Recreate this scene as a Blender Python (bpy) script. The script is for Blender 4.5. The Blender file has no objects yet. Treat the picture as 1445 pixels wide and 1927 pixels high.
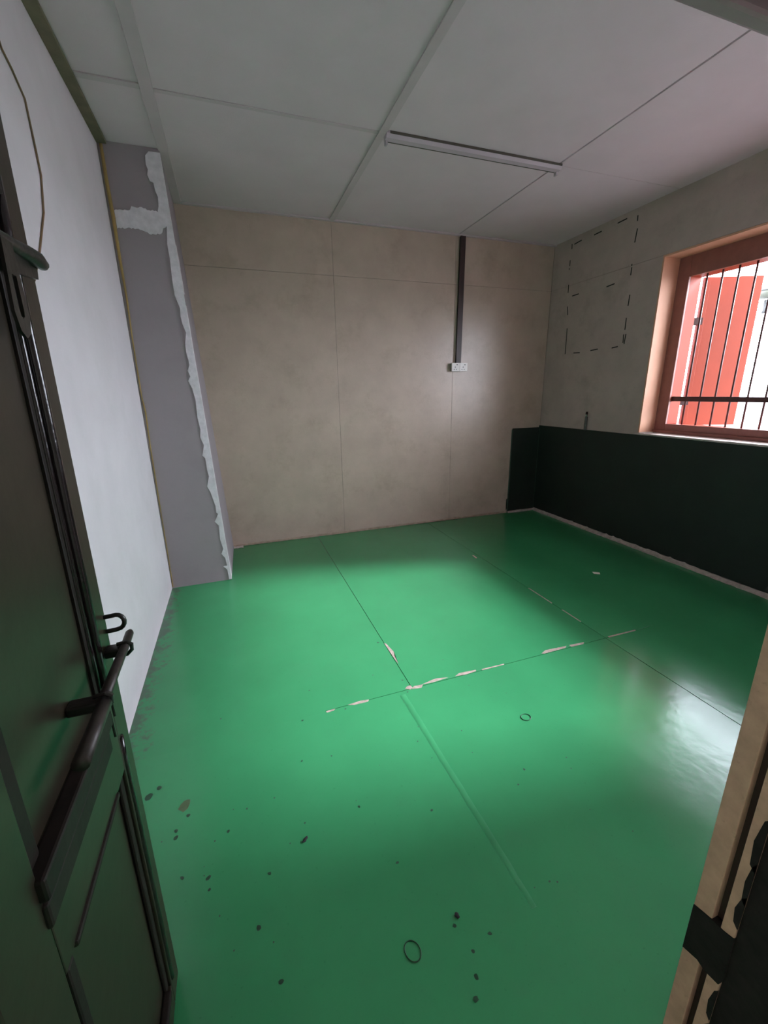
import bpy, bmesh, math, random
from mathutils import Vector, Matrix
S = bpy.context.scene
C = S.collection
rnd = random.Random(7)

# ------------------------------------------------------------------ camera
W, HPX, F = 1445, 1927, 789.577
EYE = Vector((0, 0, 1.384))
cam_d = bpy.data.cameras.new('camera')
cam = bpy.data.objects.new('camera', cam_d); C.objects.link(cam); S.camera = cam
cam_d.sensor_fit = 'VERTICAL'; cam_d.sensor_height = 36.0; cam_d.lens = F / HPX * 36.0
cam_d.clip_start = 0.02; cam_d.clip_end = 200
fw = Vector((0.31674589, 0.90794319, -0.27442887)); rt = Vector((0.94244555, -0.33392628, -0.01701837)); up = Vector((0.10709073, 0.25324377, 0.96145679))
M3 = Matrix((rt, up, -fw)).transposed()
cam.matrix_world = Matrix.Translation(EYE) @ M3.to_4x4()

# ------------------------------------------------------------------ sky and exposure
world = bpy.data.worlds.new('World'); S.world = world; world.use_nodes = True
wn = world.node_tree.nodes; wl = world.node_tree.links
bg = wn['Background']
bg.inputs['Color'].default_value = (0.90, 0.97, 1.10, 1)
bg.inputs['Strength'].default_value = 16.0
sun_d = bpy.data.lights.new('sun', 'SUN'); sun = bpy.data.objects.new('sun', sun_d); C.objects.link(sun)
sun_d.energy = 10.0; sun_d.angle = math.radians(7.5); sun_d.color = (0.93, 0.97, 1.10)     # sun behind thin haze
SEL, SAZ = math.radians(30.5), math.radians(-10.0)
sdir = Vector((math.cos(SEL) * math.cos(SAZ), math.cos(SEL) * math.sin(SAZ), math.sin(SEL)))
sun.rotation_euler = sdir.to_track_quat('Z', 'Y').to_euler(); sun.location = (8, -1, 6)
S.view_settings.view_transform = 'Standard'; S.view_settings.look = 'None'
S.view_settings.exposure = 0.24; S.view_settings.gamma = 1.0; S.view_settings.use_curve_mapping = False
cy = S.cycles
cy.max_bounces = 12; cy.diffuse_bounces = 8; cy.glossy_bounces = 4
cy.use_denoising = True
cy.sample_clamp_indirect = 8.0

# ------------------------------------------------------------------ room numbers (metres)
L, R, D, H = -0.56, 3.297, 4.0, 2.792
FY0, FY1 = 0.262, 0.352           # front wall, corridor side and room side
XO = 3.60                         # outer face of the window wall
WY0, WY1, WZ0, WZ1 = 0.42, 2.73, 1.005, 2.358   # window opening

# ------------------------------------------------------------------ materials
def mat(name, col, rough=0.6, var=0.12, vscale=6.0, bump=0.0, bscale=60.0, spec=0.5, metal=0.0, stain=None, stain_scale=2.5, stain_amt=0.0, speck=0.0, rough_var=0.0, coat=0.0):
    m = bpy.data.materials.new(name); m.use_nodes = True
    n = m.node_tree.nodes; l = m.node_tree.links
    b = n['Principled BSDF']
    b.inputs['Roughness'].default_value = rough; b.inputs['Metallic'].default_value = metal
    b.inputs['Specular IOR Level'].default_value = spec
    b.inputs['Coat Weight'].default_value = coat; b.inputs['Coat Roughness'].default_value = 0.12
    tc = n.new('ShaderNodeTexCoord'); geo = n.new('ShaderNodeNewGeometry')
    pos = geo.outputs['Position']
    nz = n.new('ShaderNodeTexNoise'); nz.inputs['Scale'].default_value = vscale; nz.inputs['Detail'].default_value = 6; nz.inputs['Roughness'].default_value = 0.6
    l.new(pos, nz.inputs['Vector'])
    rp = n.new('ShaderNodeValToRGB')
    rp.color_ramp.elements[0].position = 0.3; rp.color_ramp.elements[1].position = 0.7
    rp.color_ramp.elements[0].color = tuple(c * (1 - var) for c in col) + (1,)
    rp.color_ramp.elements[1].color = tuple(min(1, c * (1 + var)) for c in col) + (1,)
    l.new(nz.outputs['Fac'], rp.inputs['Fac'])
    out = rp.outputs['Color']
    if stain_amt > 0:
        n2 = n.new('ShaderNodeTexNoise'); n2.inputs['Scale'].default_value = stain_scale; n2.inputs['Detail'].default_value = 8; n2.inputs['Roughness'].default_value = 0.7
        l.new(pos, n2.inputs['Vector'])
        r2 = n.new('ShaderNodeValToRGB'); r2.color_ramp.elements[0].position = 0.52; r2.color_ramp.elements[1].position = 0.72
        r2.color_ramp.elements[0].color = (0, 0, 0, 1); r2.color_ramp.elements[1].color = (stain_amt,) * 3 + (1,)
        l.new(n2.outputs['Fac'], r2.inputs['Fac'])
        mx = n.new('ShaderNodeMix'); mx.data_type = 'RGBA'
        l.new(r2.outputs['Color'], mx.inputs['Factor']); l.new(out, mx.inputs['A']); mx.inputs['B'].default_value = tuple(stain) + (1,)
        out = mx.outputs['Result']
    if speck > 0:
        n3 = n.new('ShaderNodeTexNoise'); n3.inputs['Scale'].default_value = 90; n3.inputs['Detail'].default_value = 3
        l.new(pos, n3.inputs['Vector'])
        r3 = n.new('ShaderNodeValToRGB'); r3.color_ramp.elements[0].position = 0.66; r3.color_ramp.elements[1].position = 0.74
        r3.color_ramp.elements[0].color = (0, 0, 0, 1); r3.color_ramp.elements[1].color = (speck,) * 3 + (1,)
        l.new(n3.outputs['Fac'], r3.inputs['Fac'])
        mx = n.new('ShaderNodeMix'); mx.data_type = 'RGBA'
        l.new(r3.outputs['Color'], mx.inputs['Factor']); l.new(out, mx.inputs['A']); mx.inputs['B'].default_value = tuple(c * 0.45 for c in col) + (1,)
        out = mx.outputs['Result']
    l.new(out, b.inputs['Base Color'])
    if rough_var > 0:
        n5 = n.new('ShaderNodeTexNoise'); n5.inputs['Scale'].default_value = 3.5; n5.inputs['Detail'].default_value = 7; n5.inputs['Roughness'].default_value = 0.65
        l.new(pos, n5.inputs['Vector'])
        mr = n.new('ShaderNodeMapRange'); mr.inputs['From Min'].default_value = 0.3; mr.inputs['From Max'].default_value = 0.7
        mr.inputs['To Min'].default_value = rough - rough_var; mr.inputs['To Max'].default_value = rough + rough_var
        l.new(n5.outputs['Fac'], mr.inputs['Value']); l.new(mr.outputs['Result'], b.inputs['Roughness'])
    if bump > 0:
        n4 = n.new('ShaderNodeTexNoise'); n4.inputs['Scale'].default_value = bscale; n4.inputs['Detail'].default_value = 5
        l.new(pos, n4.inputs['Vector'])
        bp = n.new('ShaderNodeBump'); bp.inputs['Strength'].default_value = bump; bp.inputs['Distance'].default_value = 0.004
        l.new(n4.outputs['Fac'], bp.inputs['Height']); l.new(bp.outputs['Normal'], b.inputs['Normal'])
    return m

M = {
 'white_wall': mat('white_wall_paint', (0.76, 0.69, 0.73), 0.62, 0.05, 3, 0.12, 40, stain=(0.45, 0.42, 0.38), stain_scale=1.3, stain_amt=0.15),
 'back_board': mat('beige_wall_board', (0.51, 0.395, 0.325), 0.32, 0.10, 4, 0.15, 60, stain=(0.30, 0.23, 0.16), stain_scale=3.0, stain_amt=0.45, speck=0.35),
 'right_board': mat('grey_beige_wall_board', (0.46, 0.375, 0.335), 0.7, 0.08, 5, 0.2, 60, stain=(0.24, 0.21, 0.17), stain_scale=3.2, stain_amt=0.4, speck=0.35),
 'joint': mat('dark_joint_and_shadow', (0.10, 0.085, 0.07), 0.9, 0.1),
 'ceil': mat('ceiling_board_paint', (0.68, 0.56, 0.60), 0.75, 0.04, 3, 0.2, 120),
 'batten': mat('ceiling_batten_paint', (0.56, 0.465, 0.49), 0.6, 0.06, 5, 0.1),
 'olive_trim': mat('olive_timber_trim', (0.16, 0.135, 0.08), 0.6, 0.2, 12, 0.1),
 'green': mat('green_floor_paint', (0.038, 0.238, 0.094), 0.18, 0.06, 2.2, 0.20, 15, stain=(0.045, 0.20, 0.09), stain_scale=3, stain_amt=0.25, speck=0.2, rough_var=0.035),
 'seam': mat('dark_green_seam', (0.012, 0.10, 0.035), 0.5, 0.1),
 'ridge': mat('green_filled_ridge', (0.038, 0.238, 0.094), 0.28, 0.1, 9, 0.1),
 'bare': mat('bare_board_chip', (0.34, 0.26, 0.22), 0.8, 0.35, 40, 0.2),
 'stain': mat('brown_floor_stain', (0.07, 0.115, 0.05), 0.35, 0.2, 30),
 'spot': mat('dark_floor_spot', (0.008, 0.05, 0.02), 0.4, 0.2, 30),
 'grey': mat('grey_column_paint', (0.33, 0.28, 0.30), 0.75, 0.06, 5, 0.12, 50, stain=(0.2, 0.18, 0.17), stain_scale=5, stain_amt=0.2),
 'plaster': mat('white_plaster', (0.74, 0.69, 0.73), 0.8, 0.12, 25, 0.5, 50),
 'seal': mat('yellowed_sealant', (0.36, 0.24, 0.08), 0.6, 0.35, 6),
 'dado': mat('dark_green_dado_paint', (0.010, 0.018, 0.013), 0.6, 0.2, 6, 0.15, 40, speck=0.2),
 'dado_edge': mat('green_grey_dado_edge', (0.05, 0.085, 0.06), 0.7, 0.3, 20, 0.2),
 'mortar': mat('pale_mortar', (0.42, 0.37, 0.32), 0.9, 0.2, 30, 0.5, 60),
 'skirt': mat('pinkish_skirting', (0.42, 0.31, 0.24), 0.7, 0.2, 20, 0.1),
 'salmon': mat('salmon_reveal_paint', (0.64, 0.34, 0.22), 0.6, 0.05, 6, 0.1),
 'frame': mat('brown_red_window_paint', (0.29, 0.115, 0.09), 0.5, 0.12, 18, 0.15),
 'sill': mat('pale_sill_cement', (0.55, 0.47, 0.44), 0.8, 0.15, 20, 0.2),
 'bar': mat('maroon_bar_paint', (0.10, 0.035, 0.035), 0.45, 0.2, 30),
 'red': mat('red_shutter_paint', (0.30, 0.042, 0.015), 0.5, 0.05, 8, 0.05, spec=0.2),
 'hinge': mat('dark_hinge_iron', (0.05, 0.02, 0.016), 0.6, 0.2, spec=0.2),
 'door': mat('dark_gloss_door_paint', (0.025, 0.018, 0.011), 0.38, 0.25, 14, 0.14, 22, stain=(0.018, 0.018, 0.010), stain_scale=4, stain_amt=0.5, spec=0.38),
 'darkwood': mat('dark_brown_rail_paint', (0.016, 0.011, 0.009), 0.6, 0.3, 25, 0.2, 45, spec=0.2),
 'bead': mat('dark_gloss_moulding_paint', (0.014, 0.009, 0.009), 0.16, 0.3, 25, 0.25, 45),
 'iron': mat('painted_black_iron', (0.014, 0.012, 0.010), 0.32, 0.3, 40, 0.2, 60),
 'rodm': mat('brown_iron_bolt', (0.036, 0.027, 0.023), 0.45, 0.3, 40, 0.2, 60, metal=0.2),
 'jamb': mat('tan_door_frame_paint', (0.47, 0.29, 0.20), 0.6, 0.15, 25, 0.2, 50, speck=0.3),
 'groove': mat('dark_brown_rebate', (0.035, 0.016, 0.013), 0.6, 0.2),
 'blackpl': mat('black_painted_plate', (0.016, 0.013, 0.012), 0.7, 0.3, 30, 0.3, spec=0.15),
 'head': mat('grey_door_head_paint', (0.52, 0.30, 0.38), 0.55, 0.1, 12, 0.1),
 'trunk': mat('dark_brown_trunking', (0.028, 0.012, 0.011), 0.45, 0.15, 20),
 'plastic': mat('white_socket_plastic', (0.74, 0.68, 0.64), 0.35, 0.03),
 'boxside': mat('grey_socket_box', (0.26, 0.25, 0.22), 0.5, 0.05),
 'hole': mat('dark_socket_hole', (0.02, 0.018, 0.016), 0.7, 0.0),
 'fit': mat('white_fitting_enamel', (0.52, 0.43, 0.48), 0.5, 0.04),
 'wire': mat('brown_wire', (0.20, 0.12, 0.06), 0.6, 0.1),
 'pipe': mat('grey_pipe', (0.09, 0.095, 0.085), 0.5, 0.3, 30, metal=0.3),
 'steel': mat('bright_steel_tip', (0.7, 0.7, 0.7), 0.25, 0.05, metal=0.9),
 'mark': mat('black_marking', (0.012, 0.012, 0.012), 0.8, 0.1),
 'conc': mat('outdoor_concrete', (0.20, 0.195, 0.19), 0.85, 0.1, 2, 0.1),
 'outwall': mat('outdoor_white_wall', (0.55, 0.54, 0.52), 0.8, 0.05, 2),
 'corr': mat('corridor_wall_paint', (0.30, 0.27, 0.23), 0.7, 0.1, 3),
 'paper': mat('white_paper_scrap', (0.75, 0.72, 0.62), 0.8, 0.05),
 'cable': mat('grey_cable', (0.05, 0.05, 0.05), 0.7, 0.1),
 'lampw': mat('cream_lamp_housing', (0.075, 0.078, 0.06), 0.5, 0.05),
}

# scuffed grime on the green paint where the floor meets the left wall
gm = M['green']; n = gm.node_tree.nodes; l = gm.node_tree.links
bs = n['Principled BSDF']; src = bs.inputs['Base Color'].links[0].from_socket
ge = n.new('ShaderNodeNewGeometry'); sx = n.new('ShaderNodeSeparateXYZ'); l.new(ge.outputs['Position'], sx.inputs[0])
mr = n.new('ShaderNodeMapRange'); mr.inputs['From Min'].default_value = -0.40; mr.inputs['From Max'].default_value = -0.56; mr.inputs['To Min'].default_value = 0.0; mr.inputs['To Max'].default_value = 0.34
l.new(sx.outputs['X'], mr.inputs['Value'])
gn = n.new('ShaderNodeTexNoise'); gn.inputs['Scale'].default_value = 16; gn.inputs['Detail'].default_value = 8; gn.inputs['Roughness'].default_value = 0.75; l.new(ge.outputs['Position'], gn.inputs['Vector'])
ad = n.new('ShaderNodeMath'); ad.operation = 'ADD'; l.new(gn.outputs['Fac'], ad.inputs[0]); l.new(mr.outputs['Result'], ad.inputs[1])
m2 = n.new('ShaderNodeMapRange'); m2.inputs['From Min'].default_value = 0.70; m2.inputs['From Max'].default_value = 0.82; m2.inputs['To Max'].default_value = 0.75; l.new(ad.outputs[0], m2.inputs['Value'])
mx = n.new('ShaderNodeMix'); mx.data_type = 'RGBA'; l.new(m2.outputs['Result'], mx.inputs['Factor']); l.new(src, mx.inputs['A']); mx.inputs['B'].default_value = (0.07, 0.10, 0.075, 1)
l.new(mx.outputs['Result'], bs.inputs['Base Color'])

# ------------------------------------------------------------------ mesh helpers
def obj(name, bm, m, parent=None, smooth=False):
    me = bpy.data.meshes.new(name); bmesh.ops.recalc_face_normals(bm, faces=bm.faces); bm.to_mesh(me); bm.free()
    if smooth:
        for p in me.polygons: p.use_smooth = True
    o = bpy.data.objects.new(name, me)
    me.materials.append(M[m]); C.objects.link(o)
    if parent: o.parent = parent
    return o
def box(bm, x0, x1, y0, y1, z0, z1, bev=0.0):
    vs = [bm.verts.new((x, y, z)) for x in (x0, x1) for y in (y0, y1) for z in (z0, z1)]
    fs = [bm.faces.new([vs[i] for i in f]) for f in ((0, 1, 3, 2), (4, 6, 7, 5), (0, 4, 5, 1), (2, 3, 7, 6), (0, 2, 6, 4), (1, 5, 7, 3))]
    if bev > 0:
        bmesh.ops.recalc_face_normals(bm, faces=fs)
        es = list({e for f in fs for e in f.edges})
        bmesh.ops.bevel(bm, geom=es, offset=bev, segments=2, affect='EDGES', profile=0.5)
def B(*a, **k):
    bm = bmesh.new(); box(bm, *a, **k); return bm
def tube(bm, pts, r, seg=10, cap=True):
    pts = [Vector(p) for p in pts]; rr = r if isinstance(r, (list, tuple)) else [r] * len(pts)
    rings = []; ref = None
    for i, p in enumerate(pts):
        t = (pts[min(i + 1, len(pts) - 1)] - pts[max(i - 1, 0)]).normalized()
        if ref is None: ref = t.orthogonal().normalized()
        ref = (ref - t * ref.dot(t)).normalized(); b2 = t.cross(ref)
        rings.append([bm.verts.new(p + (ref * math.cos(a) + b2 * math.sin(a)) * rr[i]) for a in [2 * math.pi * k / seg for k in range(seg)]])
    for a, b in zip(rings, rings[1:]):
        for k in range(seg): bm.faces.new((a[k], a[(k + 1) % seg], b[(k + 1) % seg], b[k]))
    if cap: bm.faces.new(rings[0][::-1]); bm.faces.new(rings[-1])
def T(pts, r, seg=10):
    bm = bmesh.new(); tube(bm, pts, r, seg); return bm
def prism(bm, outline, direction):
    """outline: list of 3D points of a planar polygon; extruded along direction."""
    d = Vector(direction)
    a = [bm.verts.new(Vector(p)) for p in outline]; b = [bm.verts.new(Vector(p) + d) for p in outline]
    n = len(a)
    f1 = bm.faces.new(a); f2 = bm.faces.new(b[::-1])
    for i in range(n): bm.faces.new((a[i], b[i], b[(i + 1) % n], a[(i + 1) % n]))
    bmesh.ops.triangulate(bm, faces=[f1, f2])
def P(outline, direction):
    bm = bmesh.new(); prism(bm, outline, direction); return bm
def tag(o, label, cat, group=None, kind=None):
    o['label'] = label; o['category'] = cat
    if group: o['group'] = group
    if kind: o['kind'] = kind
    return o
def empty(name, loc=(0, 0, 0)):
    o = bpy.data.objects.new(name, None); C.objects.link(o); o.location = loc; o.empty_display_size = 0.1
    return o
def struct(o, label, cat): return tag(o, label, cat, None, 'structure')

# ================================================================== SETTING
# ---- floor: sub-base plus painted boards with open seams
floor = struct(obj('floor', B(L - 0.1, XO - 0.02, FY0 - 0.02, D + 0.1, -0.10, -0.006), 'seam'), 'glossy green painted floor of large boards, chipped along the seams', 'floor')
xs = [L, 0.682, 1.893, R]; ys = [FY0 - 0.02, 1.586, D]
for i in range(3):
    for j in range(2):
        g = 0.0016
        if j == 0 and i == 0: continue
        if j == 0 and i == 1:
            obj('floor_board', B(L - 0.05, xs[2] - g, ys[0], ys[1] - g, -0.006, 0.0, bev=0.0008), 'green', floor); continue
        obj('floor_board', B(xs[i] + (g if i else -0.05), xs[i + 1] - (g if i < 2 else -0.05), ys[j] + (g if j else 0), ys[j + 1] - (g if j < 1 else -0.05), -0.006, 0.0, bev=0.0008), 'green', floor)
# filled seam: a low double ridge running towards the camera from the cross seam
bm = bmesh.new(); prev = None
for k in range(24):
    y = 1.56 - k * 0.040; w = rnd.uniform(-0.0012, 0.0012); f = 1.0 if k < 18 else 1 - (k - 17) / 9
    x0, x1 = 0.606 + 0.0012 * k, 0.640 + 0.0008 * k
    ring = [bm.verts.new((x + w, y, z)) for x, z in ((x0, -0.0006), (x0 + 0.005, 0.0011 * f), ((x0 + x1) / 2, 0.0009 * f), (x1 - 0.008, 0.0010 * f), (x1, -0.0006))]
    if prev:
        for q in range(4): bm.faces.new((prev[q], prev[q + 1], ring[q + 1], ring[q]))
    prev = ring
obj('seam_ridge', bm, 'ridge', floor, True)
for x0, x1 in ((L, 0.255), (2.26, R)):
    obj('seam_filler', B(x0, x1, 1.5835, 1.5885, -0.004, 0.00012), 'green', floor)
CHIPS = [[(0.682, 1.995), (0.692, 1.985), (0.705, 1.895), (0.695, 1.861), (0.69, 1.79), (0.686, 1.812)], [(0.648, 1.595), (0.665, 1.609), (0.683, 1.609), (0.686, 1.589), (0.671, 1.582)], [(0.679, 1.583), (0.696, 1.598), (0.743, 1.593), (0.726, 1.574), (0.699, 1.578)], [(0.738, 1.595), (0.796, 1.608), (0.822, 1.611), (0.884, 1.597), (0.823, 1.592), (0.792, 1.590)], [(0.92, 1.592), (0.95, 1.607), (1.043, 1.6), (1.04, 1.59), (0.976, 1.585)], [(0.359, 1.588), (0.424, 1.593), (0.463, 1.586), (0.454, 1.575), (0.388, 1.577)], [(0.257, 1.582), (0.271, 1.585), (0.301, 1.584), (0.291, 1.575), (0.261, 1.573)],
 [(1.451, 1.595), (1.491, 1.612), (1.628, 1.603), (1.608, 1.59), (1.464, 1.588)], [(1.646, 1.604), (1.746, 1.597), (1.728, 1.583), (1.647, 1.586)], [(1.917, 1.594), (2.125, 1.591), (2.116, 1.581), (1.915, 1.583)], [(1.075, 1.594), (1.207, 1.591), (1.205, 1.584), (1.074, 1.585)], [(1.889, 2.278), (1.898, 2.27), (1.898, 2.035), (1.889, 2.025)], [(1.890, 1.938), (1.899, 1.93), (1.899, 1.779), (1.890, 1.774)], [(1.849, 2.98), (1.860, 2.965), (1.856, 2.91), (1.842, 2.905)]]
for c in CHIPS:
    o = obj('paint_chip', P([(x, y, 0.0002) for x, y in c], (0, 0, 0.0004)), 'bare', floor)
def blob(cx, cy, r, el=1.0, ang=0.0, n=9, j=0.25):
    out = []
    for k in range(n):
        a = 2 * math.pi * k / n; q = r * (1 + rnd.uniform(-j, j))
        x, y = q * math.cos(a) * el, q * math.sin(a)
        out.append((cx + x * math.cos(ang) - y * math.sin(ang), cy + x * math.sin(ang) + y * math.cos(ang)))
    return out
o = obj('floor_stain', P([(x, y, 0.0002) for x, y in blob(-0.303, 1.312, 0.017, 1.55, 1.25)], (0, 0, 0.0003)), 'stain', floor)
SPOTS = [(-0.288, 1.266, .006), (-0.322, 1.223, .006), (-0.319, 1.198, .006), (-0.159, 1.161, .005), (-0.097, 1.222, .003), (-0.428, 1.391, .012), (-0.398, 1.418, .008), (-0.288, 1.062, .005), (-0.214, 1.035, .006), (-0.21, 1.001, .004), (-0.041, 0.984, .005), (-0.08, 0.857, .006), (-0.035, 0.726, .006), (-0.304, 0.863, .006), (0.417, 0.68, .005), (0.436, 0.616, .004), (0.418, 0.571, .005), (0.497, 0.633, .005), (0.271, 1.094, .004), (0.501, 0.995, .004), (0.636, 1.143, .004), (0.395, 0.537, .006), (0.651, 2.014, .006), (0.66, 1.659, .004), (0.652, 1.571, .004), (0.344, 1.567, .004), (0.148, 1.565, .005), (0.113, 1.353, .004), (0.33, 0.88, .004), (0.9, 1.02, .004)]
SPOTS += [(rnd.uniform(-0.4, 1.3), rnd.uniform(0.6, 1.9), rnd.uniform(0.0015, 0.0032)) for _ in range(40)]
for x, y, r in SPOTS:
    obj('floor_spot', P([(a, b, 0.0002) for a, b in blob(x, y, r, 1.2, rnd.uniform(0, 3), 7)], (0, 0, 0.0003)), 'spot', floor)

# ---- left wall
wall_left = struct(obj('wall_left', B(L - 0.12, L, FY0, D + 0.1, 0, H + 0.05), 'white_wall'), 'white painted wall on the left, lit from the window opposite', 'wall')

# ---- back wall of cement boards
wall_back = struct(obj('wall_back', B(L - 0.12, XO, D + 0.006, D + 0.14, 0, H + 0.05), 'joint'), 'beige back wall of cement boards with open joints', 'wall')
g = 0.0012
bx = [L, 0.966, 2.160, R]; bz = [0.0, 2.371, H + 0.02]
for i in range(3):
    for j in range(2):
        obj('wall_board', B(bx[i] + g, bx[i + 1] - g, D, D + 0.006, bz[j] + g, bz[j + 1] - g, bev=0.0006), 'back_board', wall_back)

# ---- right wall with the window opening
bm = bmesh.new()
X1 = R + 0.006
box(bm, X1, XO, FY0 - 0.1, WY0, 0, H + 0.05); box(bm, X1, XO, WY1, D + 0.14, 0, H + 0.05)
box(bm, X1, XO, WY0, WY1, 0, WZ0 - 0.03); box(bm, X1, XO, WY0, WY1, WZ1, H + 0.05)
wall_right = struct(obj('wall_right', bm, 'joint'), 'grey beige wall on the right with the barred window', 'wall')
for a in ((FY1, D, 2.371, H + 0.02), (WY1, D, 0.0, 2.371), (FY1, WY0, 0.0, 2.371)):
    obj('wall_board', B(R, X1, a[0] + g, a[1] - g, a[2] + g, a[3] - g, bev=0.0006), 'right_board', wall_right)
obj('wall_board', B(R, X1, WY0, WY1, 0.0, WZ0 - 0.03), 'right_board', wall_right)
obj('wall_board', B(R, X1, WY0, WY1, WZ1, 2.371 - g), 'right_board', wall_right)
# salmon painted reveals of the opening
obj('window_reveal', B(R - 0.001, XO, WY1 - 0.001, WY1 + 0.012, WZ0 - 0.03, WZ1), 'salmon', wall_right)
obj('window_reveal', B(R - 0.001, XO, WY0 - 0.012, WY0 + 0.001, WZ0 - 0.03, WZ1), 'salmon', wall_right)
obj('window_reveal', B(R - 0.001, XO, WY0 - 0.012, WY1 + 0.012, WZ1 - 0.001, WZ1 + 0.012), 'salmon', wall_right)
obj('window_sill', B(R - 0.016, XO + 0.04, WY0, WY1, 0.9935, WZ0 + 0.003, bev=0.003), 'sill', wall_right)
bm = bmesh.new()      # broken lump of cement where the sill meets the dado
tube(bm, [(R - 0.004, 2.78, 0.998), (R - 0.006, 2.72, 1.006), (R + 0.03, 2.68, 1.012), (R + 0.05, 2.64, 1.018)], [0.006, 0.010, 0.009, 0.005], 7)
obj('cement_lump', bm, 'sill', wall_right)
DASH = [(3.755, 2.738, 3.752, 2.695), (3.724, 2.728, 3.631, 2.736), (3.483, 2.734, 3.397, 2.737), (3.228, 2.745, 3.134, 2.749), (3.03, 2.738, 3.028, 2.697), (3.018, 2.64, 3.027, 2.541), (3.76, 2.6, 3.76, 2.549), (3.76, 2.531, 3.763, 2.517), (3.751, 2.382, 3.748, 2.307), (3.027, 2.383, 3.028, 2.369), (3.025, 2.358, 3.025, 2.298), (3.687, 2.267, 3.601, 2.27), (3.27, 2.261, 3.184, 2.268), (3.737, 2.181, 3.723, 2.1), (3.008, 2.145, 3.012, 2.059), (3.013, 1.965, 3.012, 1.87), (3.018, 1.834, 3.015, 1.765), (2.996, 1.834, 3.002, 1.753), (3.713, 1.975, 3.708, 1.729), (3.593, 1.73, 3.509, 1.726), (3.376, 1.733, 3.287, 1.739), (3.129, 1.733, 3.064, 1.739)]
for y0, z0, y1, z1 in DASH:
    a, b = Vector((0, y0, z0)), Vector((0, y1, z1)); t = (b - a).normalized(); nn = Vector((0, -t.z, t.y)) * 0.0048
    obj('tape_mark', P([(R - 0.0012, *(q.yz)) for q in (a + nn, a - nn, b - nn, b + nn)], (0.0011, 0, 0)), 'mark', wall_right)

# ---- front wall with the doorway the camera stands in
DX0, DX1, DZ = -0.285, 0.76, 1.700
bm = bmesh.new()
box(bm, L - 0.12, DX0 - 0.09, FY0, FY1, 0, H + 0.05); box(bm, DX1 + 0.09, XO, FY0, FY1, 0, H + 0.05)
box(bm, DX0 - 0.09, DX1 + 0.09, FY0, FY1, DZ + 0.09, H + 0.05)
wall_front = struct(obj('wall_front', bm, 'white_wall'), 'wall beside the doorway, beyond the tan door frame', 'wall')
frame = struct(empty('trim_1', (DX1, FY0, 0)), 'tan painted door frame with dark rebate at lower right', 'door frame')
def fpart(name, bm, m):
    bm.transform(Matrix.Translation(-Vector((DX1, FY0, 0)))); return obj(name, bm, m, frame)
for sgn, x in ((1, DX1), (-1, DX0)):
    def bx2(d0, d1, y0, y1, z0=0.0, z1=DZ, bev=0.0015):
        a, b = x + sgn * d0, x + sgn * d1
        return B(min(a, b), max(a, b), y0, y1, z0, z1, bev=bev)
    fpart('jamb_strip', bx2(0, 0.09, 0.3215, FY1 + 0.002, 0, DZ + 0.09), 'jamb')
    fpart('jamb_rebate', bx2(0.016, 0.09, 0.3065, 0.3215, 0, DZ + 0.09, 0), 'groove')
    fpart('jamb_strip', bx2(0.0, 0.09, 0.2845, 0.3065, 0, DZ + 0.09), 'jamb')
    fpart('jamb_edge', bx2(0.004, 0.09, FY0 - 0.06, 0.2845, 0, DZ + 0.09), 'blackpl')
    if sgn > 0:
        fpart('strike_plate', P([(DX1 - 0.0015, y, z) for y, z in ((0.3535, 0.398), (0.323, 0.407), (0.300, 0.41), (0.284, 0.416), (0.282, 0.30), (0.286, 0.285), (0.310, 0.279), (0.326, 0.284), (0.3535, 0.274))], (0.02, 0, 0)), 'blackpl')
        # ragged dark paint over the edge of the corridor strip
        for z0, z1 in ((0.44, 0.52), (0.50, 0.60), (0.58, 0.70), (0.18, 0.27), (0.05, 0.17)):
            w = rnd.uniform(0.006, 0.012)
            fpart('paint_smear', P([(DX1 - 0.001, y, z) for y, z in ((0.2838, z0), (0.2846 + w * 0.7, z0 + 0.01), (0.2846 + w * 0.8, z0 * 0.7 + z1 * 0.3), (0.2846 + w, (z0 + z1) / 2), (0.2846 + w * 0.5, z1 - 0.01), (0.2838, z1))], (0.003, 0, 0)), 'blackpl')
fpart('head_strip', B(DX0, DX1, 0.337, FY1 + 0.002, DZ, DZ + 0.09, bev=0.004), 'head')
fpart('head_rebate', B(DX0, DX1, 0.304, 0.337, DZ + 0.012, DZ + 0.09), 'groove')
fpart('head_strip', B(DX0, DX1, FY0 - 0.06, 0.304, DZ, DZ + 0.09, bev=0.0015), 'door')

# ---- ceiling: slab, boards, battens
ceiling = struct(obj('ceiling', B(L - 0.12, XO, FY0, D + 0.14, H + 0.012, H + 0.10), 'joint'), 'pale grey ceiling of large boards with battens over the joints', 'ceiling')
cxs = [L, -0.215, 0.966, 2.181, R + 0.01]; cys = [FY0, 1.45, 2.688, D + 0.01]
for i in range(4):
    for j in range(3):
        gx0 = 0.006 if i else 0; gx1 = 0.006 if i < 3 else 0
        gy = 0.0018 if i == 3 else 0.003
        obj('ceiling_board', B(cxs[i] + gx0, cxs[i + 1] - gx1, cys[j] + (gy if j else 0), cys[j + 1] - (gy if j < 2 else 0), H, H + 0.012, bev=0.001), 'ceil', ceiling)
obj('ceiling_batten', B(-0.245, -0.188, FY1, D, H - 0.010, H, bev=0.002), 'batten', ceiling)
obj('ceiling_batten', B(0.945, 0.990, FY1, D, H - 0.009, H, bev=0.002), 'batten', ceiling)
obj('ceiling_batten', B(L + 0.055, -0.245, 2.665, 2.700, H - 0.008, H, bev=0.002), 'batten', ceiling)
obj('ceiling_batten', B(-0.188, 0.945, 2.683, 2.708, H - 0.005, H, bev=0.0015), 'batten', ceiling)
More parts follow.
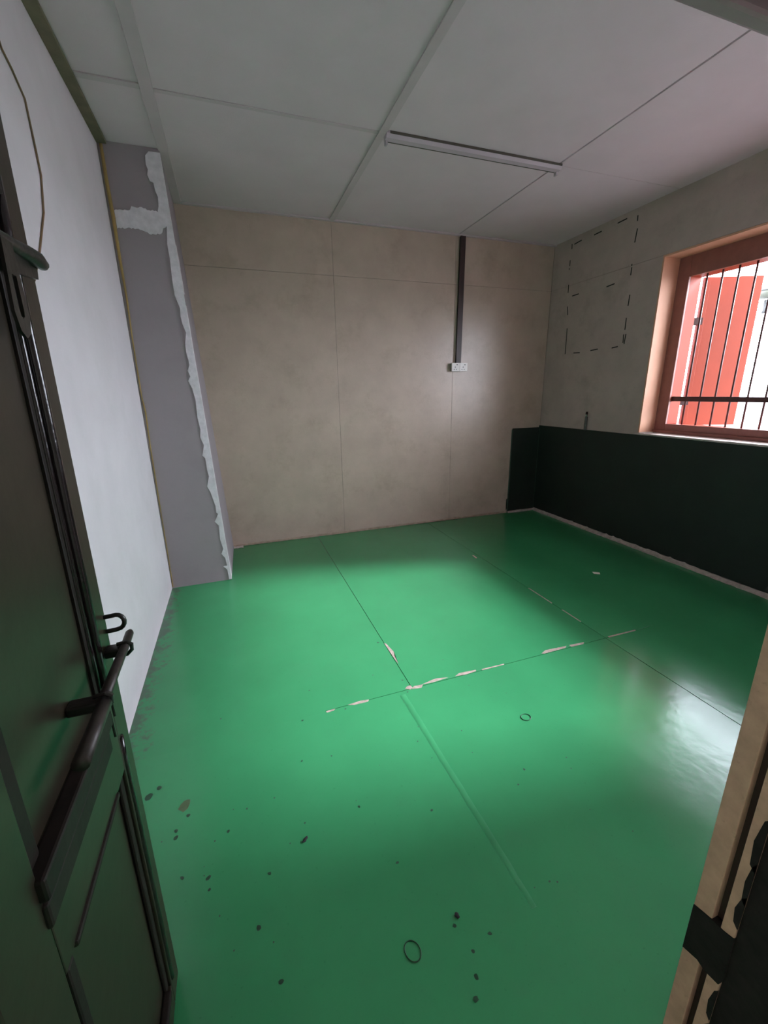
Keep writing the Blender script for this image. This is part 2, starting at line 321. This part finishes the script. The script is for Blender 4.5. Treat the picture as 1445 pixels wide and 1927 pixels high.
obj('ceiling_batten', B(-0.188, R, D - 0.03, D, H - 0.012, H, bev=0.002), 'batten', ceiling)
trim2 = struct(obj('trim_2', B(L, L + 0.052, FY1, 3.235, H - 0.02, H - 0.0002, bev=0.003), 'olive_trim'), 'olive timber strip where the white wall meets the ceiling', 'trim')

# ---- column in the far left corner
column = empty('column', (L, D, 0)); struct(column, 'grey column in the far left corner with white plaster patches', 'column')
def cpart(name, bm, m):
    bm.transform(Matrix.Translation(-Vector((L, D, 0)))); return obj(name, bm, m, column)
bm = bmesh.new()
lo = [(-0.56, 3.238, 0), (-0.139, 3.24, 0), (-0.117, D, 0), (-0.56, D, 0)]; hi = [(-0.56, 3.24, H - 0.001), (-0.238, 3.244, H - 0.001), (-0.247, D, H - 0.001), (-0.56, D, H - 0.001)]
a = [bm.verts.new(p) for p in lo]; b = [bm.verts.new(p) for p in hi]
for i in range(4): bm.faces.new((a[i], a[(i + 1) % 4], b[(i + 1) % 4], b[i]))
bm.faces.new(a[::-1]); bm.faces.new(b)
cpart('shaft', bm, 'grey')
PR = [(-0.241, 2.773), (-0.239, 2.633), (-0.233, 2.464), (-0.222, 2.355), (-0.216, 2.147), (-0.212, 1.993), (-0.209, 1.813), (-0.202, 1.61), (-0.195, 1.566), (-0.18, 1.312), (-0.166, 1.053), (-0.154, 0.751), (-0.145, 0.483), (-0.138, 0.18), (-0.132, 0.005)]
PL = [(-0.296, 2.768), (-0.317, 2.745), (-0.321, 2.702), (-0.313, 2.676), (-0.321, 2.648), (-0.312, 2.618), (-0.294, 2.614), (-0.29, 2.571), (-0.28, 2.541), (-0.284, 2.49), (-0.293, 2.464), (-0.272, 2.447), (-0.253, 2.397), (-0.265, 2.292), (-0.262, 2.212), (-0.265, 2.095), (-0.264, 2.005), (-0.242, 1.928), (-0.246, 1.877), (-0.241, 1.834), (-0.226, 1.783), (-0.24, 1.716), (-0.242, 1.663), (-0.234, 1.61), (-0.233, 1.582), (-0.248, 1.545), (-0.237, 1.508), (-0.255, 1.479), (-0.235, 1.433), (-0.224, 1.356), (-0.227, 1.235), (-0.218, 1.155), (-0.227, 1.101), (-0.209, 1.046), (-0.229, 0.974), (-0.212, 0.954), (-0.21, 0.87), (-0.203, 0.822), (-0.225, 0.748), (-0.208, 0.708), (-0.186, 0.598), (-0.187, 0.548), (-0.175, 0.537), (-0.206, 0.48), (-0.181, 0.447), (-0.185, 0.334), (-0.171, 0.259), (-0.189, 0.22), (-0.165, 0.184), (-0.159, 0.119), (-0.187, 0.118), (-0.162, 0.087), (-0.157, 0.004)]
PB = [(-0.526, 2.447), (-0.495, 2.456), (-0.445, 2.448), (-0.438, 2.474), (-0.377, 2.474), (-0.339, 2.466), (-0.293, 2.464), (-0.262, 2.448), (-0.243, 2.398), (-0.273, 2.376), (-0.287, 2.349), (-0.352, 2.336), (-0.382, 2.353), (-0.414, 2.363), (-0.526, 2.354)]
def edge_x(z): return -0.139 + (-0.238 + 0.139) * z / H
def interp(pts, t):
    for (a, va), (b, vb) in zip(pts, pts[1:]):
        if min(a, b) <= t <= max(a, b) and a != b: return va + (vb - va) * (t - a) / (b - a)
    return pts[0][1] if abs(t - pts[0][0]) < abs(t - pts[-1][0]) else pts[-1][1]
def ladder(rows):
    """rows of (left/front, right/front, left/back, right/back) points -> closed slab"""
    bm = bmesh.new(); prev = None
    for r in rows:
        ring = [bm.verts.new(p) for p in r]
        if prev:
            for q in range(4): bm.faces.new((prev[q], prev[(q + 1) % 4], ring[(q + 1) % 4], ring[q]))
        else: bm.faces.new(ring[::-1])
        prev = ring
    bm.faces.new(prev); return bm
lz = [(z, x) for x, z in PL]; zs = sorted({round(z, 3) for _, z in PL})
rows = []
for z in zs:
    xl = interp(lz, z); xr = edge_x(z) + 0.0018
    rows.append(((xl, 3.2345, z), (xr, 3.2335, z), (xr, 3.246, z), (xl, 3.246, z)))
cpart('plaster_patch', ladder(rows), 'plaster')
topc = [(x, z) for x, z in PB[:9]]; botc = [(x, z) for x, z in PB[8:]]
rows = []
for k in range(31):
    x = -0.526 + (0.526 - 0.246) * k / 30
    zt, zb = interp(topc, x) + rnd.uniform(-0.004, 0.004), interp(botc, x) + rnd.uniform(-0.004, 0.004)
    rows.append(((x, 3.2355, zb), (x, 3.2355, zt), (x, 3.246, zt), (x, 3.246, zb)))
cpart('plaster_patch', ladder(rows), 'plaster')
bm = bmesh.new()     # plaster lapped round the corner onto the side of the column
ol = [(-0.0035, 2.44), (-0.0035, 2.05)]
for z0, z1, w in ((2.30, 2.02, 0.020), (1.95, 0.02, 0.010)):
    n = 14; pts = []
    for k in range(n + 1):
        z = z0 + (z1 - z0) * k / n; x = edge_x(z)
        pts.append((x, z))
    va = [bm.verts.new((x + 0.0012, 3.237, z)) for x, z in pts]
    vb = [bm.verts.new((x + 0.0032 + 0.0, 3.237 + w * (0.55 + 0.45 * rnd.random()) * 4.5, z)) for x, z in pts]
    for k in range(n): bm.faces.new((va[k], va[k + 1], vb[k + 1], vb[k]))
cpart('plaster_lap', bm, 'plaster')
bm = bmesh.new()
tube(bm, [(L + 0.010 + dx, 3.234, z) for dx, z in ((0.012, 2.77), (0.010, 2.59), (0.013, 2.40), (0.011, 2.19), (0.012, 1.98), (0.006, 1.75), (0.004, 1.62), (0.003, 1.38), (0.010, 1.28), (0.004, 1.07), (0.003, 0.88), (0.001, 0.57), (0.0, 0.28), (-0.002, 0.01))], [0.008, 0.010, 0.010, 0.008, 0.006, 0.004, 0.004, 0.004, 0.005, 0.004, 0.004, 0.003, 0.003, 0.003], 8)
cpart('sealant_bead', bm, 'seal')

# ---- dark dado round the far right corner, mortar strips at its foot
dado = empty('trim_3', (R, D, 0)); struct(dado, 'dark green painted dado below the window, turning the far corner', 'dado')
def dpart(name, bm, m):
    bm.transform(Matrix.Translation(-Vector((R, D, 0)))); return obj(name, bm, m, dado)
dpart('dado_panel', B(R - 0.014, R - 0.0005, FY1 + 0.01, D - 0.001, 0.03, 0.9925, bev=0.003), 'dado')
dpart('dado_panel', B(2.925, R - 0.014, D - 0.014, D - 0.0005, 0.02, 0.972, bev=0.003), 'dado')
dpart('dado_edge', B(2.918, 2.926, D - 0.012, D - 0.0005, 0.0, 0.962, bev=0.002), 'dado_edge')
bm = bmesh.new(); tube(bm, [(R - 0.0145, D - 0.0145, 0.02 + 0.12 * k) for k in range(8)] + [(R - 0.0145, D - 0.0145, 0.965)], [0.0026 + 0.0008 * (k % 2) for k in range(9)], 6)
dpart('corner_bead', bm, 'dado_edge')
dpart('corner_lump', P([(2.905, D - 0.006, 0.16), (2.918, D - 0.006, 0.17), (2.92, D - 0.006, 0.06), (2.908, D - 0.006, 0.03), (2.904, D - 0.006, 0.09)], (0, 0.006, 0)), 'dado')
def ragged_strip(p0, p1, inward, w, h, n):
    bm = bmesh.new(); p0, p1, inward = Vector(p0), Vector(p1), Vector(inward)
    prev = None
    for k in range(n + 1):
        c = p0.lerp(p1, k / n); ww = w * rnd.uniform(0.75, 1.2); hh = h * rnd.uniform(0.7, 1.35)
        ring = [bm.verts.new(c + v) for v in (Vector((0, 0, -0.002)), inward * ww + Vector((0, 0, -0.002)), inward * ww * 0.85 + Vector((0, 0, hh * 0.35)), inward * ww * 0.4 + Vector((0, 0, hh * 0.8)), Vector((0, 0, hh)))]
        if prev:
            for q in range(5): bm.faces.new((prev[q], prev[(q + 1) % 5], ring[(q + 1) % 5], ring[q]))
        else: bm.faces.new(ring)
        prev = ring
    bm.faces.new(prev[::-1])
    return bm
bb_r = struct(obj('baseboard_right', ragged_strip((R - 0.012, FY1 + 0.01, 0), (R - 0.012, D, 0), (-1, 0, 0), 0.024, 0.030, 90), 'mortar'), 'rough pale mortar strip along the foot of the dark dado', 'mortar strip')
bb_c = obj('mortar_return', ragged_strip((2.925, D - 0.012, 0), (R - 0.03, D - 0.012, 0), (0, -1, 0), 0.016, 0.018, 14), 'mortar', bb_r)
bb_b = struct(obj('baseboard_back', B(-0.118, 2.915, D - 0.012, D - 0.0003, 0.0, 0.022, bev=0.004), 'skirt'), 'thin pinkish skirting along the foot of the back wall', 'skirting')
obj('mortar_crumb', ragged_strip((-0.116, D - 0.01, 0), (-0.03, D - 0.01, 0), (0, -1, 0), 0.05, 0.006, 5), 'sill', bb_b)

# ================================================================== WINDOW
FX0, FX1 = 3.465, 3.486
window = empty('window_1', (FX0, WY1, WZ0)); struct(window, 'barred window with brown red wooden frame in the right wall', 'window')
def wpart(name, bm, m, par=None, smooth=False):
    bm.transform(Matrix.Translation(-Vector((FX0, WY1, WZ0)))); return obj(name, bm, m, par or window, smooth)
IY0, IY1, IZ0, IZ1 = WY0 + 0.10, 2.632, 1.085, 2.207
wpart('frame_stile', B(FX0, FX1, IY1, WY1, WZ0 + 0.003, WZ1, bev=0.003), 'frame')
wpart('frame_stile', B(FX0, FX1, WY0, IY0, WZ0 + 0.003, WZ1, bev=0.003), 'frame')
wpart('frame_head', B(FX0, FX1, IY0, IY1, IZ1, WZ1, bev=0.003), 'frame')
wpart('frame_sill', B(FX0, FX1, IY0, IY1, WZ0 + 0.003, IZ0, bev=0.003), 'frame')
wpart('frame_sill_bead', B(FX0 - 0.022, FX0, WY0, WY1, WZ0 + 0.003, WZ0 + 0.028, bev=0.004), 'frame')
# outer lining, painted the shutters' red
for nm, bm in (('lining', B(FX1, XO, IY1 + 0.0005, WY1, IZ0 - 0.03, IZ1 + 0.03)), ('lining', B(FX1, XO, WY0, IY0, IZ0 - 0.03, IZ1 + 0.03)), ('lining', B(FX1, XO, WY0, WY1, IZ1 + 0.001, WZ1)), ('lining', B(FX1, XO, WY0, WY1, WZ0 + 0.003, IZ0 - 0.001))):
    wpart(nm, bm, 'red')
k = 0
y = 2.519
while y > IY0 + 0.03:
    wpart('window_bar', T([(3.505, y, IZ0), (3.505, y, 1.6), (3.505, y, IZ1)], 0.0065, 10), 'bar', None, True)
    y -= 0.1115
wpart('cross_bar', B(3.493, 3.517, IY0, IY1, 1.270, 1.308, bev=0.003), 'bar')

def shutter(name, hy, outer, sign, label):
    """leaf hinged at (3.65, hy), swung out to the point outer"""
    o = empty(name, (3.65, hy, 1.066)); tag(o, label, 'shutter', 'red window shutters')
    d = Vector((outer[0] - 3.65, outer[1] - hy, 0)); w = d.length
    o.rotation_euler = (0, 0, math.atan2(d.y, d.x))
    hz = 1.149
    obj('panel', B(0.012, w, -0.011, 0.011, 0, hz, bev=0.002), 'red', o)
    obj('stile', B(-0.004, 0.040, -0.016, 0.016, 0, hz, bev=0.002), 'red', o)
    for q in range(2):
        obj('hinge', B(-0.045, 0.03, -0.018, 0.018, (0.17, 0.80)[q], (0.17, 0.80)[q] + 0.055, bev=0.003), 'hinge', o)
    return o
shutter('shutter', 2.640, (4.055, 2.470), 1, 'open red shutter seen through the window bars, at the far jamb')
shutter('shutter', 0.50, (4.08, 0.47), -1, 'unseen red shutter at the near end of the window, added for its bounced light')  # out-of-view leaf, added only for the light it bounces inside

# ================================================================== DOOR LEAF
door = empty('door_1', (-0.274, 0.355, 0.008)); struct(door, 'dark glossy panelled door leaf standing open at the left, with iron bolts', 'door')
door.rotation_euler = (0, 0.0125, 0)
def lp(name, bm, m, par=None, smooth=False):
    bm.transform(Matrix.Translation((0, -0.355, -0.008))); return obj(name, bm, m, par or door, smooth)
TH = -0.038
lp('stile', B(TH, 0, 0.770, 0.830, 0.008, 1.79, bev=0.003), 'door')
lp('stile', B(TH, 0, 0.355, 0.455, 0.008, 1.79, bev=0.003), 'door')
lp('rail', B(TH, 0, 0.455, 0.770, 0.700, 0.865, bev=0.002), 'door')
lp('rail', B(TH, 0, 0.455, 0.770, 0.008, 0.072, bev=0.002), 'door')
lp('rail', B(TH, 0, 0.455, 0.770, 1.66, 1.79, bev=0.002), 'door')
lp('panel', B(TH + 0.010, -0.014, 0.450, 0.775, 0.860, 1.665), 'door')
lp('panel', B(TH + 0.010, -0.014, 0.450, 0.775, 0.067, 0.705), 'door')
def bead(y0, y1, z0, z1, x0=-0.014, x1=0.004, bev=0.004): lp('moulding', B(x0, x1, y0, y1, z0, z1, bev=bev), 'darkwood')
def rbead(p0, p1, r=0.0085):
    n = 12
    lp('moulding', T([Vector(p0).lerp(Vector(p1), k / n) + Vector((rnd.uniform(-.0004, .0004), rnd.uniform(-.0004, .0004), 0)) for k in range(n + 1)], r, 12), 'bead', None, True)
rbead((-0.005, 0.775, 0.875), (-0.005, 0.775, 1.665), 0.0078); rbead((-0.011, 0.763, 0.872), (-0.011, 0.763, 1.66), 0.005)     # upper panel, free side
bead(0.742, 0.758, 0.865, 1.66, x1=-0.010)
bead(0.455, 0.486, 0.865, 1.66, x1=-0.006)                                        # hinge side
bead(0.448, 0.735, 0.832, 0.866, x1=0.010); bead(0.448, 0.722, 0.790, 0.828, x1=0.006)    # double rail along the bottom
bead(0.455, 0.770, 1.64, 1.665)
rbead((-0.002, 0.782, 0.075), (-0.002, 0.782, 0.765), 0.007); bead(0.752, 0.772, 0.075, 0.745, x1=-0.006)     # lower panel
bead(0.486, 0.715, 0.694, 0.706, x1=0.004); bead(0.462, 0.484, 0.075, 0.694, x1=-0.002)
bead(0.480, 0.755, 0.072, 0.086)
# lower sliding bolt
bolt = lp('bolt', T([(0.034, 0.530, 0.937), (0.034, 0.60, 0.938), (0.034, 0.66, 0.939)], [0.0108, 0.0104, 0.0100], 14), 'rodm', None, True)
lp('bolt_rod', T([(0.031, 0.640, 0.940), (0.031, 0.72, 0.942), (0.032, 0.80, 0.945), (0.034, 0.829, 0.952), (0.034, 0.836, 0.953)], [0.0085, 0.0082, 0.0075, 0.0072, 0.004], 12), 'rodm', bolt, True)
for y, x0 in ((0.648, -0.014), (0.795, 0.0)):
    bm = bmesh.new(); box(bm, x0, 0.026, y - 0.012, y + 0.012, 0.931, 0.947, bev=0.003)
    tube(bm, [(0.020, y, 0.927), (0.034, y, 0.928), (0.042, y, 0.936), (0.043, y, 0.947), (0.036, y, 0.953), (0.020, y, 0.951)], 0.0035, 8)
    lp('bolt_keeper', bm, 'iron', bolt)
# wire pins hanging under the bolt
for y, dz in ((0.735, 0.10), (0.752, 0.07)):
    lp('pin', T([(0.005, y, 0.90), (0.006, y + 0.004, 0.90 - dz * 0.5), (0.006, y + 0.006, 0.90 - dz)], 0.0022, 6), 'iron')
# staple
bm = bmesh.new()
st = [(-0.005, 0.822, 0.995), (0.014, 0.823, 0.996)] + [(0.019 + 0.012 * math.sin(a), 0.823, 0.982 + 0.0145 * math.cos(a)) for a in [math.pi * q / 8 for q in range(9)]] + [(0.014, 0.822, 0.967), (-0.005, 0.820, 0.967)]
tube(bm, st, 0.0042, 9); lp('staple', bm, 'iron', None, True)
# upper hook bolt with its hasp
hook = lp('hook_bolt', T([(0.004, 0.655, 1.576), (0.006, 0.70, 1.578), (0.007, 0.75, 1.579), (0.009, 0.79, 1.580), (0.012, 0.812, 1.578), (0.014, 0.828, 1.574), (0.014, 0.834, 1.571)], [0.006, 0.007, 0.008, 0.010, 0.011, 0.008, 0.003], 12), 'iron', None, True)
lp('hook_plate', P([(0.0005, y, z) for y, z in ((0.742, 1.590), (0.828, 1.578), (0.822, 1.553), (0.745, 1.545))], (0.006, 0, 0)), 'iron', hook)
bm = bmesh.new()
hp = [(y - 0.045, z) for y, z in ((0.745, 1.575), (0.775, 1.575), (0.782, 1.49), (0.775, 1.468), (0.760, 1.460), (0.746, 1.468), (0.738, 1.49))]
outer = [bm.verts.new((0.010, y, z)) for y, z in hp]; inner = [bm.verts.new((0.010, y - 0.045, z)) for y, z in ((0.753, 1.535), (0.766, 1.535), (0.767, 1.495), (0.765, 1.487), (0.760, 1.484), (0.755, 1.487), (0.753, 1.495))]
for q in range(7): bm.faces.new((outer[q], outer[(q + 1) % 7], inner[(q + 1) % 7], inner[q]))
ex = bmesh.ops.extrude_face_region(bm, geom=bm.faces[:]); bmesh.ops.translate(bm, verts=[v for v in ex['geom'] if isinstance(v, bmesh.types.BMVert)], vec=(0.004, 0, 0))
lp('hasp', bm, 'iron', hook)

# ================================================================== THINGS IN THE ROOM
# fluorescent fitting on the ceiling
fx0, fx1, fy = 0.985, 2.200, 2.690
fit = empty('fluorescent_fitting', (fx0, fy, H)); tag(fit, 'narrow white fluorescent fitting without a tube under the ceiling joint', 'light fitting')
def tp(name, bm, m):
    bm.transform(Matrix.Translation(-Vector((fx0, fy, H)))); return obj(name, bm, m, fit)
bm = bmesh.new()
prism(bm, [(fx0, fy + dy, H - dz) for dy, dz in ((-0.030, 0.0), (-0.030, 0.012), (-0.018, 0.030), (0.016, 0.032), (0.024, 0.026), (0.024, 0.0))], (fx1 - fx0, 0, 0))
tp('housing', bm, 'fit')
for x in (fx0 + 0.004, fx1 - 0.018):
    tp('lamp_holder', B(x, x + 0.014, fy + 0.004, fy + 0.030, H - 0.052, H - 0.024, bev=0.003), 'fit')
tp('shadow_line', B(fx0 + 0.02, fx1 - 0.02, fy + 0.024, fy + 0.030, H - 0.030, H - 0.008, bev=0.001), 'joint')  # dark strips standing in for the shadow lines along the housing
tp('shadow_line', B(fx0 + 0.02, fx1 - 0.004, fy - 0.0335, fy - 0.0295, H - 0.014, H - 0.001, bev=0.001), 'joint')

# trunking and double socket on the back wall
trunk = empty('cable_trunking', (2.216, D, 1.655)); tag(trunk, 'dark brown vertical cable trunking on the back wall above the socket', 'trunking')
def kp(name, bm, m):
    bm.transform(Matrix.Translation(-Vector((2.216, D, 1.655)))); return obj(name, bm, m, trunk)
bm = bmesh.new()
lo = [(2.186, D - 0.0005), (2.186, D - 0.026), (2.232, D - 0.026), (2.232, D - 0.0005)]
a = [bm.verts.new((x, y, 1.655)) for x, y in lo]; b = [bm.verts.new((x + 0.012, y, H - 0.014)) for x, y in lo]
for i in range(4): bm.faces.new((a[i], a[(i + 1) % 4], b[(i + 1) % 4], b[i]))
bm.faces.new(a[::-1]); bm.faces.new(b)
kp('channel', bm, 'trunk')
bm = bmesh.new(); a = [bm.verts.new((2.182 + dx, D - 0.030 + dy, 1.655)) for dx, dy in ((0, 0), (0.054, 0), (0.054, 0.006), (0, 0.006))]
b = [bm.verts.new((v.co.x + 0.012, v.co.y, H - 0.013)) for v in a]
for i in range(4): bm.faces.new((a[i], a[(i + 1) % 4], b[(i + 1) % 4], b[i]))
bm.faces.new(a[::-1]); bm.faces.new(b); kp('cover', bm, 'trunk')
sock = empty('double_socket', (2.21, D, 1.575)); tag(sock, 'white double power socket on a surface box on the back wall', 'socket')
def sp(name, bm, m, par=None):
    bm.transform(Matrix.Translation(-Vector((2.21, D, 1.575)))); return obj(name, bm, m, par or sock)
sp('back_box', B(2.128, 2.296, D - 0.040, D - 0.0003, 1.578, 1.650, bev=0.002), 'boxside')
for x0 in (2.125, 2.2135):
    pl = sp('face_plate', B(x0, x0 + 0.0875, D - 0.049, D - 0.040, 1.574, 1.654, bev=0.002), 'plastic')
    cx = x0 + 0.044
    for dx, dz, w, h in ((-0.006, 0.040, 0.007, 0.010), (-0.018, 0.018, 0.010, 0.006), (0.008, 0.018, 0.010, 0.006), (0.014, 0.062, 0.013, 0.008)):
        sp('socket_hole', B(cx + dx - w / 2, cx + dx + w / 2, D - 0.0498, D - 0.048, 1.574 + dz - h / 2, 1.574 + dz + h / 2), 'hole', pl)

# pipe stub over the dado
pipe = empty('pipe_stub', (R, 3.317, 0.99)); tag(pipe, 'short grey pipe stub with bright tip above the dado', 'pipe')
bm = T([(-0.016, 0, 0.0), (-0.016, 0.002, 0.05), (-0.016, 0, 0.125)], [0.013, 0.013, 0.012], 12); obj('pipe', bm, 'pipe', pipe, True)
obj('pipe_tip', T([(-0.016, 0, 0.125), (-0.016, 0, 0.15), (-0.020, -0.004, 0.165)], [0.010, 0.010, 0.006], 12), 'steel', pipe, True)
obj('pipe_nut', T([(-0.016, 0, 0.150), (-0.016, 0, 0.163), (-0.016, 0, 0.176)], [0.012, 0.013, 0.009], 6), 'hinge', pipe)

# wire on the left wall
tag(obj('wire', T([(L + 0.004, y, z) for y, z in ((1.90, 2.56), (1.93, 2.49), (1.958, 2.439), (2.017, 2.419), (2.088, 2.378), (2.093, 2.266), (2.095, 2.157), (2.038, 2.022), (1.907, 1.86), (1.80, 1.75), (1.70, 1.70))], 0.0032, 6), 'wire', None, True), 'thin brown wire hanging in a curve on the white wall', 'wire')

# small things on the floor
def ring(name, cx, cy, rx, ry, ang, label):
    bm = bmesh.new(); n = 28; pts = []
    rings = []
    for k in range(n):
        a = 2 * math.pi * k / n
        x, y = rx * math.cos(a), ry * math.sin(a)
        c = Vector((cx + x * math.cos(ang) - y * math.sin(ang), cy + x * math.sin(ang) + y * math.cos(ang), 0.0016)); rad = Vector((math.cos(a + ang), math.sin(a + ang), 0))
        rings.append([bm.verts.new(c + rad * (0.0013 * math.cos(t)) + Vector((0, 0, 0.0014 * math.sin(t)))) for t in [2 * math.pi * q / 6 for q in range(6)]])
    for k in range(n):
        a, b = rings[k], rings[(k + 1) % n]
        for q in range(6): bm.faces.new((a[q], a[(q + 1) % 6], b[(q + 1) % 6], b[q]))
    return tag(obj(name, bm, 'spot', None, True), label, 'ring', 'thin rings on the floor')
ring('ring', 0.2905, 0.669, 0.019, 0.0235, 0.35, 'thin dark oval ring lying on the green floor near the camera')
ring('ring', 1.0745, 1.237, 0.022, 0.019, 0.0, 'small thin dark ring on the green floor right of the centre seam')
def pebble(name, cx, cy, rx, ry, ang, m, label, cat):
    bm = bmesh.new(); bmesh.ops.create_icosphere(bm, subdivisions=2, radius=1)
    for v in bm.verts:
        f = 1 + 0.18 * math.sin(7 * v.co.x + 3 * v.co.y); x, y = v.co.x * rx * f, v.co.y * ry * f
        v.co = (cx + x * math.cos(ang) - y * math.sin(ang), cy + x * math.sin(ang) + y * math.cos(ang), 0.0032 + v.co.z * 0.0032)
    return tag(obj(name, bm, m, None, True), label, cat, 'dark crumbs on the floor')
pebble('crumb', 0.076, 1.045, 0.012, 0.005, 0.75, 'mark', 'black elongated crumb lying on the green floor in front of the door', 'crumb')
pebble('crumb', 0.434, 0.697, 0.006, 0.008, 0.2, 'mark', 'dark rounded crumb on the floor behind the oval ring', 'crumb')
tag(obj('paper_scrap', P([(x, y, 0.0006) for x, y in ((2.532, 2.325), (2.574, 2.294), (2.554, 2.268), (2.516, 2.292))], (0, 0, 0.001)), 'paper'), 'small pale scrap on the shaded floor beside the dark dado', 'scrap')

# ================================================================== OUTSIDE AND CORRIDOR
struct(obj('ground', B(XO - 0.02, 60, -40, 46, -0.25, -0.12), 'conc'), 'bright concrete ground outside the window', 'ground')
struct(obj('sky_blocker', B(XO - 0.3, 6.2, -4, 8, 3.90, 4.0), 'outwall'), 'pale slab above the window outside, added unseen to block high sky', 'sky_blocker')  # unseen slab, added and sized to keep high sky light off the floor
struct(obj('ceiling_corridor', B(-2.2, XO, -2.2, FY0, 2.60, 2.70), 'corr'), 'unseen ceiling of the corridor behind the camera, added to keep sky light out', 'ceiling')  # unseen corridor shell, added so no sky light enters behind the camera
bm = bmesh.new(); box(bm, -2.3, -2.2, -2.2, FY0, 0, 2.6); box(bm, 2.2, 2.3, -2.2, FY0, 0, 2.6); box(bm, -2.3, 2.3, -2.3, -2.2, 0, 2.6)
struct(obj('wall_corridor', bm, 'corr'), 'unseen plain walls of the corridor behind the camera, added to keep sky light out', 'wall')
struct(obj('floor_corridor', B(-2.3, 2.3, -2.3, FY0 - 0.02, -0.10, 0.0), 'green'), 'unseen green floor of the corridor behind the camera, added to keep sky light out', 'floor')
# street lamp with two cables, seen small and pale beside the shutter
lamp = empty('street_lamp', (8.0, 4.40, -0.12)); tag(lamp, 'pale oval street lamp with two cables outside, beside the open shutter', 'street lamp')
def mp(name, bm, m, smooth=True):
    bm.transform(Matrix.Translation(-Vector((8.0, 4.40, -0.12)))); return obj(name, bm, m, lamp, smooth)
mp('pole', T([(8.0, 4.10, -0.12), (8.0, 4.10, 1.5), (8.0, 4.10, 3.1)], [0.05, 0.045, 0.04], 12), 'cable')
mp('arm', T([(8.0, 4.10, 2.49), (8.0, 4.60, 2.49), (8.0, 4.79, 2.49)], 0.016, 8), 'cable')
mp('bracket', T([(8.0, 4.76, 2.47), (8.0, 4.765, 2.53), (8.0, 4.77, 2.66)], [0.03, 0.02, 0.02], 8), 'cable')
bm = bmesh.new(); bmesh.ops.create_uvsphere(bm, u_segments=20, v_segments=12, radius=1.0)
for v in bm.verts: v.co = Vector((8.0 + v.co.x * 0.15, 4.78 + v.co.y * 0.16, 2.765 + v.co.z * 0.085))
mp('lamp_head', bm, 'lampw')
mp('lamp_rim', T([(8.0 + 0.155 * math.cos(a), 4.78 + 0.165 * math.sin(a), 2.79) for a in [2 * math.pi * q / 24 for q in range(25)]], 0.008, 6), 'cable')
for z0, z1, z2 in ((2.585, 2.614, 3.30), (2.49, 2.509, 3.10)):
    mp('cable', T([(8.0, 4.12, z0 - 0.03), (8.0, 4.744, z1), (8.05, 5.6, z1 + 0.17), (8.15, 7.5, z2)], 0.008, 6), 'cable')
